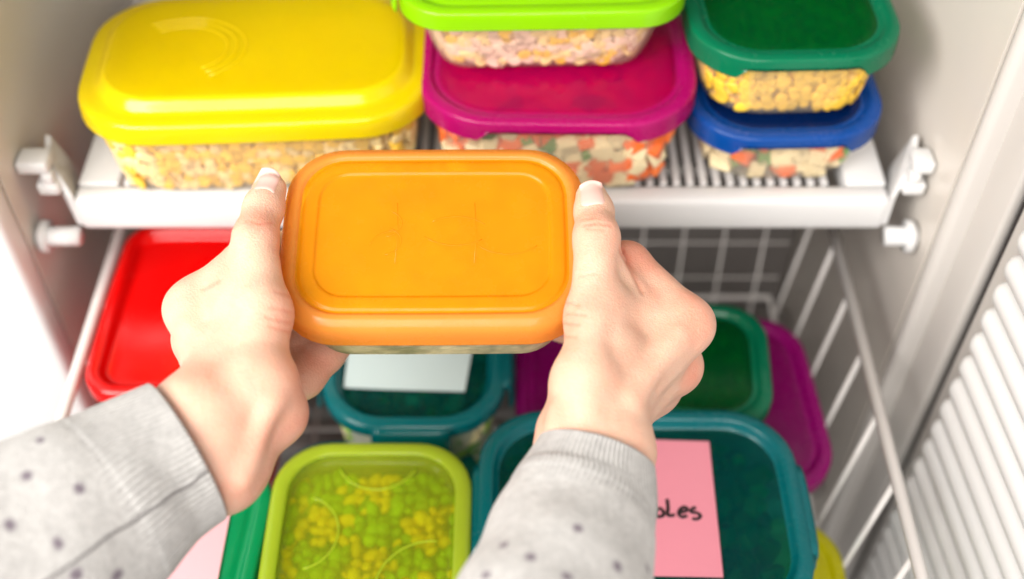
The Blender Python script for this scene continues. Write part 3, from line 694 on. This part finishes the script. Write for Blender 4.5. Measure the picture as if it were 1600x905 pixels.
person = empty('person', (-.02, .30, Z(-.56)))
tag(person, 'person in a grey dotted knit sweater reaching in with both hands', 'person')
invp = Matrix.Translation(person.location).inverted()
def prp(o): o.parent = person; o.matrix_parent_inverse = invp; return o
VIEW = np.array([0, ct, -st])
def build_arm(J, bones, tip, creases, blush, ridges):
    """J: joint name -> (px, py, depth, radius in px); bones: (joint, joint, blend in metres[, flat])"""
    p = {k: np.array(P(*v[:3])) for k, v in J.items()}; r = {k: v[3]*v[2]/FPX for k, v in J.items()}
    allp = np.array(list(p.values())); mr = max(r.values())+.008
    fld = Field(allp.min(0)-mr, allp.max(0)+mr, .00105)
    for b in bones:
        fld.cap(p[b[0]], p[b[1]], r[b[0]], r[b[1]], b[2], flat=b[3] if len(b) > 3 else None)
    for (pa, pb, rad, proud, k) in ridges:          # tendons just under the skin
        ends = []
        for (x, y) in (pa, pb):
            d_ = np.array(P(x, y, 1.0))-np.array([0, 0, CAMZ]); t_ = .50
            for _ in range(120): t_ += float(np.clip(fld.sample((np.array([0, 0, CAMZ])+d_*t_)[None])[0], -.002, .002))*.7
            ends.append(np.array([0, 0, CAMZ])+d_*(t_+rad-proud))
        fld.cap(ends[0], ends[1], rad, rad, k)
    # bed the thumb nail: shave the top of the tip a little
    V, Fc = fld.mesh()
    # two light smoothing passes
    nv = len(V)
    ed = np.vstack([Fc[:, [0, 1]], Fc[:, [1, 2]], Fc[:, [2, 3]], Fc[:, [3, 0]]])
    for _ in range(4):
        s_ = np.zeros((nv, 3)); c_ = np.zeros(nv)
        np.add.at(s_, ed[:, 0], V[ed[:, 1]]); np.add.at(c_, ed[:, 0], 1); np.add.at(s_, ed[:, 1], V[ed[:, 0]]); np.add.at(c_, ed[:, 1], 1)
        V = V*.5+.5*s_/c_[:, None]
    # normals
    fn = np.cross(V[Fc[:, 2]]-V[Fc[:, 0]], V[Fc[:, 3]]-V[Fc[:, 1]]); nn = np.zeros((nv, 3))
    for k in range(4): np.add.at(nn, Fc[:, k], fn)
    nn /= np.linalg.norm(nn, axis=1)[:, None]+1e-12
    if np.mean(np.sum(nn*(V-V.mean(0)), 1)) < 0: Fc = Fc[:, ::-1]; nn = -nn
    # creases: fine furrows drawn on the side that faces up to the viewer
    camp = np.array([0, 0, CAMZ]); q = V-camp; tdep = q@VIEW
    pix = np.stack([CX+FPX*q[:, 0]/tdep, CY-FPX*(q@np.array([0, st, ct]))/tdep], 1)
    facing = np.sum(nn*(camp-V), 1) > 0; disp = np.zeros(nv); bl = np.zeros(nv)
    for pts, depth, wid in creases:
        dm = np.full(nv, 1e9)
        for (a, b) in zip(pts[:-1], pts[1:]):
            a, b = np.array(a, float), np.array(b, float); ab = b-a; t = np.clip(((pix-a)@ab)/(ab@ab), 0, 1)
            dm = np.minimum(dm, np.linalg.norm(pix-a-t[:, None]*ab, axis=1))
        g = np.exp(-(dm/wid)**2)*facing; disp -= depth*g; bl += .35*g
    for (x, y, t, rad, amt) in blush:
        bl += amt*np.exp(-np.sum((V-np.array(P(x, y, t)))**2, 1)/(rad*rad))
    V = V+nn*disp[:, None]
    me = bpy.data.meshes.new('arm'); me.from_pydata(V.tolist(), [], Fc.tolist()); me.update()
    at = me.attributes.new('blush', 'FLOAT', 'POINT'); at.data.foreach_set('value', np.clip(bl, 0, 1).astype(np.float32))
    me.polygons.foreach_set('use_smooth', [True]*len(me.polygons)); me.materials.append(M['skin'])
    arm = prp(bpy.data.objects.new('arm', me)); COL.objects.link(arm)
    # thumb nail: a curved plate marched on to the thumb from the viewer's side
    (bx_, by_), (tx_, ty_), hw, tt = tip
    ax2 = np.array([tx_-bx_, ty_-by_], float); ln = np.linalg.norm(ax2); ax2 /= ln; sd = np.array([-ax2[1], ax2[0]])
    nu, nvv = 15, 15; G = []
    for i in range(nu):
        for j in range(nvv):
            u = i/(nu-1); v = 2*j/(nvv-1)-1
            # rounded base, softly curved free edge
            wv = hw*(1-.10*u)
            base_off = .20*ln*(v*v); tip_off = .16*ln*v*v
            s_ = base_off*0+u*(ln-tip_off)-(1-u)*(.10*ln*(1-v*v))
            pp = np.array([bx_, by_])+ax2*s_+sd*wv*v
            G.append(pp)
    G = np.array(G); t0 = np.full(len(G), tt-.03)
    dirs = np.stack([(G[:, 0]-CX)/FPX, ct+(CY-G[:, 1])/FPX*st, -st+(CY-G[:, 1])/FPX*ct], 1)
    for _ in range(60):
        pos = camp+dirs*t0[:, None]; dst = fld.sample(pos); t0 = t0+np.clip(dst, -.002, .004)*.8
    pos = camp+dirs*t0[:, None]
    t0g = t0.reshape(nu, nvv); med = np.median(t0g); t0 = np.clip(t0, med-.006, med+.006)
    pos = camp+dirs*t0[:, None]
    up = -dirs/np.linalg.norm(dirs, axis=1)[:, None]
    vv = np.tile(2*np.arange(nvv)/(nvv-1)-1, nu); uu = np.repeat(np.arange(nu)/(nu-1), nvv)
    edge = np.maximum(np.abs(vv), 1-uu*1.0)
    lift = .0008*(1-np.clip((np.abs(vv)-.75)/.25, 0, 1)**2)*np.clip(uu*6, 0, 1)-.0003
    Vt = pos+up*lift[:, None]; Vb = pos-up*.0012
    VV = np.vstack([Vt, Vb]); m = len(Vt); FF = []
    for i in range(nu-1):
        for j in range(nvv-1):
            a = i*nvv+j; FF.append((a, a+nvv, a+nvv+1, a+1)); FF.append((m+a, m+a+1, m+a+nvv+1, m+a+nvv))
    bd = [i*nvv for i in range(nu)]+[(nu-1)*nvv+j for j in range(1, nvv)]+[i*nvv+nvv-1 for i in range(nu-2, -1, -1)]+[j for j in range(nvv-2, 0, -1)]
    for k in range(len(bd)): FF.append((bd[k], bd[(k+1) % len(bd)], m+bd[(k+1) % len(bd)], m+bd[k]))
    nl = mesh_obj('thumb_nail', VV, FF, M['nail']); nl.parent = arm
    return arm

RJ = {  # right hand
    'el': (880, 960, .525, 72), 'fa': (912, 800, .556, 66), 'wr1': (908, 705, .572, 57), 'wr2': (950, 705, .578, 56),
    'cm': (915, 600, .580, 46), 'mc': (926, 495, .597, 36), 'ip': (932, 372, .614, 34), 'ta': (928, 330, .628, 30), 'tt': (924, 308, .633, 25),
    'i0': (955, 640, .592, 42), 'im': (1070, 508, .622, 43), 'ip1': (980, 414, .640, 35), 'id': (905, 392, .690, 28), 'it': (850, 390, .704, 24),
    'm0': (960, 650, .605, 42), 'mm': (1052, 572, .645, 38), 'mp': (985, 500, .690, 30), 'md': (905, 470, .708, 27), 'mt': (850, 462, .709, 24),
    'r0': (955, 660, .610, 42), 'rm': (1022, 606, .660, 34), 'rp': (965, 550, .708, 28), 'rd': (912, 520, .712, 26), 'rt': (865, 508, .712, 24),
    'l0': (945, 670, .612, 42), 'lm': (996, 632, .668, 32), 'lp': (958, 590, .708, 26), 'ld': (928, 562, .712, 24), 'lt': (914, 548, .712, 22),
    'wb1': (950, 480, .606, 32), 'wb2': (1020, 505, .622, 32), 'wb3': (950, 560, .598, 38), 'wb4': (1030, 555, .624, 36), 'pal': (960, 580, .64, 50),
    'w7': (955, 418, .620, 25), 'w8': (992, 476, .620, 30), 'st': (872, 668, .580, 26), 'su': (880, 720, .582, 32),
}
def hand_bones(x=''):
    return [('el', 'fa', .004), ('fa', 'wr1', .012), ('fa', 'wr2', .012), ('wr1', 'wr2', .010),
            ('wr1', 'cm', .012), ('wr2', 'i0', .012), ('cm', 'mc', .010), ('i0', 'im', .012), ('m0', 'mm', .010), ('r0', 'rm', .010), ('l0', 'lm', .010),
            ('wr2', 'l0', .012), ('mc', 'wb3', .010), ('wb1', 'wb3', .010), ('wb3', 'wb4', .012), ('wb1', 'wb2', .010), ('cm', 'pal', .010), ('pal', 'mm', .010), ('pal', 'rm', .010),
            ('mc', 'ip', .008), ('ip', 'ta', .006), ('ta', 'tt', .004),
            ('im', 'ip1', .008), ('ip1', 'id', .005), ('id', 'it', .003), ('mm', 'mp', .008), ('mp', 'md', .005), ('md', 'mt', .003),
            ('rm', 'rp', .008), ('rp', 'rd', .005), ('rd', 'rt', .003), ('lm', 'lp', .006), ('lp', 'ld', .005), ('ld', 'lt', .003)]
armR = build_arm(RJ, hand_bones()+[('st', 'su', .012), ('su', 'fa', .012), ('w7', 'w8', .008), ('wr2', 'wb3', .012)], ((927, 321), (922, 282), 20, .633),
    [([(912, 352), (930, 349), (955, 352)], .0006, 2.2), ([(908, 343), (930, 340)], .0003, 2), ([(915, 358), (945, 360)], .0003, 2),
     ([(905, 432), (930, 428)], .0003, 2.2), ([(880, 505), (905, 508)], .0004, 2.5), ([(878, 525), (900, 527)], .0004, 2.5), ([(885, 490), (915, 493)], .0003, 2.5), ([(880, 470), (905, 478)], .0003, 2.5),
     ([(972, 392), (990, 425), (1004, 455)], .0012, 4)],
    [(1085, 500, .61, .014, .7), (990, 420, .64, .024, .8), (1080, 585, .63, .012, .6), (935, 365, .60, .010, .35), (905, 500, .585, .014, .3), (930, 320, .61, .012, .25), (860, 640, .57, .012, .3)],
    [((915, 640), (925, 500), .005, .0005, .008), ((985, 625), (1055, 530), .005, .0005, .008), ((865, 700), (872, 640), .004, .0005, .006)])
LJ = {  # left hand
    'el': (60, 850, .525, 80), 'fa': (200, 755, .548, 76), 'wr1': (316, 662, .566, 64), 'wr2': (338, 720, .567, 67),
    'cm': (408, 605, .572, 46), 'mc': (409, 490, .592, 40), 'ip': (399, 372, .614, 33), 'ta': (412, 325, .628, 31), 'tt': (423, 296, .635, 25),
    'i0': (345, 618, .580, 44), 'im': (300, 484, .618, 40), 'ip1': (378, 412, .648, 31), 'id': (455, 385, .700, 27), 'it': (505, 385, .704, 24),
    'm0': (350, 645, .597, 44), 'mm': (316, 530, .645, 38), 'mp': (385, 470, .690, 30), 'md': (455, 450, .708, 27), 'mt': (505, 440, .709, 24),
    'r0': (360, 660, .605, 44), 'rm': (338, 580, .660, 36), 'rp': (420, 560, .672, 30), 'rd': (478, 525, .680, 28), 'rt': (520, 495, .690, 25),
    'l0': (375, 675, .606, 44), 'lm': (385, 635, .655, 38), 'lp': (472, 588, .668, 34), 'ld': (508, 552, .674, 31), 'lt': (540, 522, .682, 26),
    'wb1': (385, 480, .606, 40), 'wb2': (335, 490, .616, 38), 'wb3': (375, 560, .594, 42), 'wb4': (330, 555, .612, 40), 'pal': (400, 590, .63, 42),
    'he': (430, 648, .582, 33), 'w5': (365, 432, .618, 30), 'w6': (325, 470, .620, 36),
}
armL = build_arm(LJ, hand_bones()+[('cm', 'he', .010), ('he', 'wr2', .012), ('he', 'l0', .010), ('w5', 'w6', .012), ('w5', 'wb1', .012), ('wr1', 'i0', .014), ('wr1', 'wb3', .014), ('he', 'wr1', .014)], ((410, 300), (427, 264), 19, .635),
    [([(385, 345), (405, 350), (425, 348)], .0003, 2.2), ([(430, 455), (452, 462)], .0003, 2.5), ([(415, 495), (455, 505)], .0004, 2.5), ([(420, 510), (456, 520)], .0003, 2.5), ([(425, 480), (455, 488)], .0003, 2.5),
     ([(318, 452), (342, 438)], .0005, 4)],
    [(280, 485, .60, .012, .35), (440, 400, .62, .014, .6), (405, 350, .605, .010, .3), (445, 500, .585, .014, .35), (490, 570, .67, .02, .55), (430, 600, .56, .02, .3), (480, 650, .58, .015, .5), (430, 320, .61, .01, .3), (400, 740, .56, .03, .3)],
    [((378, 745), (425, 630), .004, .0004, .007)])

# ------------------------------------------------------------------ sleeves
def sleevemat():
    m, nt, out = newmat('grey_knit'); b = N(nt, 'ShaderNodeBsdfPrincipled'); b.inputs['Roughness'].default_value = .9; b.inputs['Specular IOR Level'].default_value = .15
    b.inputs['Sheen Weight'].default_value = .25
    L_ = nt.links.new
    uv = N(nt, 'ShaderNodeUVMap'); tc = N(nt, 'ShaderNodeTexCoord')
    nz = N(nt, 'ShaderNodeTexNoise'); nz.inputs['Scale'].default_value = 420; nz.inputs['Detail'].default_value = 4; L_(tc.outputs['Object'], nz.inputs['Vector'])
    n2 = N(nt, 'ShaderNodeTexNoise'); n2.inputs['Scale'].default_value = 160; n2.inputs['Detail'].default_value = 3; L_(tc.outputs['Object'], n2.inputs['Vector'])
    av = N(nt, 'ShaderNodeMath', operation='ADD'); L_(nz.outputs['Fac'], av.inputs[0]); L_(n2.outputs['Fac'], av.inputs[1])
    mr = N(nt, 'ShaderNodeMapRange'); mr.inputs[1].default_value = .7; mr.inputs[2].default_value = 1.3; L_(av.outputs[0], mr.inputs[0])
    mx = N(nt, 'ShaderNodeMix', data_type='RGBA'); mx.inputs[6].default_value = c4((.39, .38, .37)); mx.inputs[7].default_value = c4((.51, .50, .485)); L_(mr.outputs[0], mx.inputs[0])
    at = N(nt, 'ShaderNodeAttribute', attribute_name='dot')
    m2 = N(nt, 'ShaderNodeMix', data_type='RGBA'); m2.inputs[7].default_value = c4((.14, .11, .14)); L_(at.outputs['Fac'], m2.inputs[0]); L_(mx.outputs[2], m2.inputs[6])
    L_(m2.outputs[2], b.inputs['Base Color'])
    # fine ribs along the sleeve
    sp = N(nt, 'ShaderNodeSeparateXYZ'); L_(uv.outputs[0], sp.inputs[0])
    mu = N(nt, 'ShaderNodeMath', operation='MULTIPLY'); mu.inputs[1].default_value = 2*math.pi*84; L_(sp.outputs[0], mu.inputs[0])
    sn = N(nt, 'ShaderNodeMath', operation='SINE'); L_(mu.outputs[0], sn.inputs[0])
    cf = N(nt, 'ShaderNodeAttribute', attribute_name='cuff'); ml = N(nt, 'ShaderNodeMath', operation='MULTIPLY'); L_(sn.outputs[0], ml.inputs[0]); L_(cf.outputs['Fac'], ml.inputs[1])
    hd = N(nt, 'ShaderNodeMath', operation='MULTIPLY_ADD'); hd.inputs[1].default_value = 1.5; L_(ml.outputs[0], hd.inputs[0]); L_(nz.outputs['Fac'], hd.inputs[2])
    bp = N(nt, 'ShaderNodeBump'); bp.inputs['Strength'].default_value = .42; bp.inputs['Distance'].default_value = .0012; L_(hd.outputs[0], bp.inputs['Height']); L_(bp.outputs['Normal'], b.inputs['Normal'])
    L_(b.outputs[0], out.inputs[0]); return m
M['knit'] = sleevemat(); M['seam'] = plain('knit_seam', (.16, .15, .15), .9, .2, 300)
def sleeve(path, dots, cuff_len, seam=None, flatk=.85, wrinkle=.0016, seed=0):
    """path: (px, py, depth, half width in px) from the cuff towards the elbow"""
    pts = [P(*q[:3]) for q in path]; rs = [q[3]*q[2]/FPX for q in path]
    N_ = 90; K = 180
    sp = spline(pts, 30); rr = [v.x for v in spline([Vector((r0, 0, 0)) for r0 in rs], 30)]
    V = []; ring_n = len(sp); UV = []; cf = []; acc = 0
    view = Vector((0, ct, -st)); cum = [0]
    for i in range(1, ring_n): cum.append(cum[-1]+(sp[i]-sp[i-1]).length)
    def ring(i, off, shift=0):
        d = (sp[min(i+1, ring_n-1)]-sp[max(i-1, 0)]).normalized(); s1 = d.cross(view).normalized(); s2 = s1.cross(d).normalized()
        out = []
        for k in range(K):
            a = 2*math.pi*k/K
            wr = wrinkle*(math.sin(a*3+cum[i]*90+seed)*.5+math.sin(a*2-cum[i]*150+seed*2)*.4+math.sin(a*5+cum[i]*60)*.25)*min(1, max(0, (cum[i]-cuff_len*.6)/.02))
            R0 = rr[i]+off+wr
            out.append(sp[i]+d*shift+s1*math.cos(a)*R0+s2*math.sin(a)*R0*flatk)
        return out
    rings = []; meta = []
    for i in range(14, -1, -2): rings.append(ring(i, -.0018)); meta.append(i)         # inside of the cuff
    rings.append(ring(0, -.0009, -.0009)); meta.append(0)
    for i in range(ring_n): rings.append(ring(i, .0004 if cum[i] < cuff_len else 0)); meta.append(i)
    V = [v for r0 in rings for v in r0]; F = []
    for i in range(len(rings)-1):
        for k in range(K): F.append((i*K+k, i*K+(k+1) % K, (i+1)*K+(k+1) % K, (i+1)*K+k))
    me = bpy.data.meshes.new('sleeve'); me.from_pydata([tuple(v) for v in V], [], F); me.update()
    uvl = me.uv_layers.new(name='UVMap'); ui = []
    for i in range(len(rings)-1):
        for k in range(K):
            ui += [k/K, cum[meta[i]]*4, (k+1)/K, cum[meta[i]]*4, (k+1)/K, cum[meta[i+1]]*4, k/K, cum[meta[i+1]]*4]
    uvl.data.foreach_set('uv', ui)
    A = np.array([tuple(v) for v in V]); camp = np.array([0, 0, CAMZ]); q = A-camp; td = q@VIEW
    pix = np.stack([CX+FPX*q[:, 0]/td, CY-FPX*(q@np.array([0, st, ct]))/td], 1)
    dv = np.zeros(len(A))
    axis_t = np.array([p.dot(view) for p in sp])
    front = np.array([((v-sp[meta[i//K]]).dot(view) < 0) for i, v in enumerate(V)])
    for (x, y, r0) in dots:                      # printed dots, fixed to the cloth
        c = np.argmin(np.where(front, np.hypot(pix[:, 0]-x, pix[:, 1]-y), 1e9)); dd_ = np.linalg.norm(A-A[c], axis=1)
        dv = np.maximum(dv, np.clip((r0*1.1-dd_)/.0007+.5, 0, 1))
    at = me.attributes.new('dot', 'FLOAT', 'POINT'); at.data.foreach_set('value', dv.astype(np.float32)*.92)
    cfv = np.repeat([1.0 if cum[i] < cuff_len else max(0, 1-(cum[i]-cuff_len)/.006) for i in meta], K)
    at = me.attributes.new('cuff', 'FLOAT', 'POINT'); at.data.foreach_set('value', cfv.astype(np.float32))
    me.polygons.foreach_set('use_smooth', [True]*len(me.polygons)); me.materials.append(M['knit'])
    o = prp(bpy.data.objects.new('sleeve', me)); COL.objects.link(o)
    if seam is not None:
        b0 = len(rings)-ring_n; r0_ = pix[b0*K:(b0+1)*K]; fr_ = front[b0*K:(b0+1)*K]
        k0 = int(np.argmin(np.where(fr_, np.hypot(r0_[:, 0]-seam[0], r0_[:, 1]-seam[1]), 1e9)))
        sp_ = [V[(b0+i)*K+(k0+int(round(1.2*math.sin(i*.05)))) % K] for i in range(0, ring_n, 2)]
        sm = tube('seam', spline(sp_[::4], 4), .0007, M['seam'], None, 6); sm.parent = o
    return o
rdots = [(905, 824, .0021), (788, 851, .0021), (829, 871, .0021), (965, 885, .0023), (1012, 888, .0020), (886, 901, .0021), (760, 900, .002)]
ldots = [(64, 689, .0018), (42, 742, .0022), (125, 762, .0022), (16, 823, .0022), (92, 850, .0021), (118, 898, .0026), (184, 898, .0026)]
gx = [(x, y, .0021) for x, y in ((700, 960), (800, 980), (900, 990), (980, 970), (850, 1060), (950, 1060))]
sleeve([(932, 712, .567, 94), (918, 765, .558, 112), (902, 815, .545, 124), (880, 905, .522, 147), (852, 1010, .495, 168), (830, 1110, .47, 180)], rdots+gx, .030, None, .82, seed=1)
sleeve([(291, 706, .557, 121), (235, 738, .549, 130), (165, 785, .536, 150), (60, 850, .518, 172), (-60, 920, .50, 190), (-170, 985, .48, 200)], ldots, .040, (338, 726), .82, seed=4)
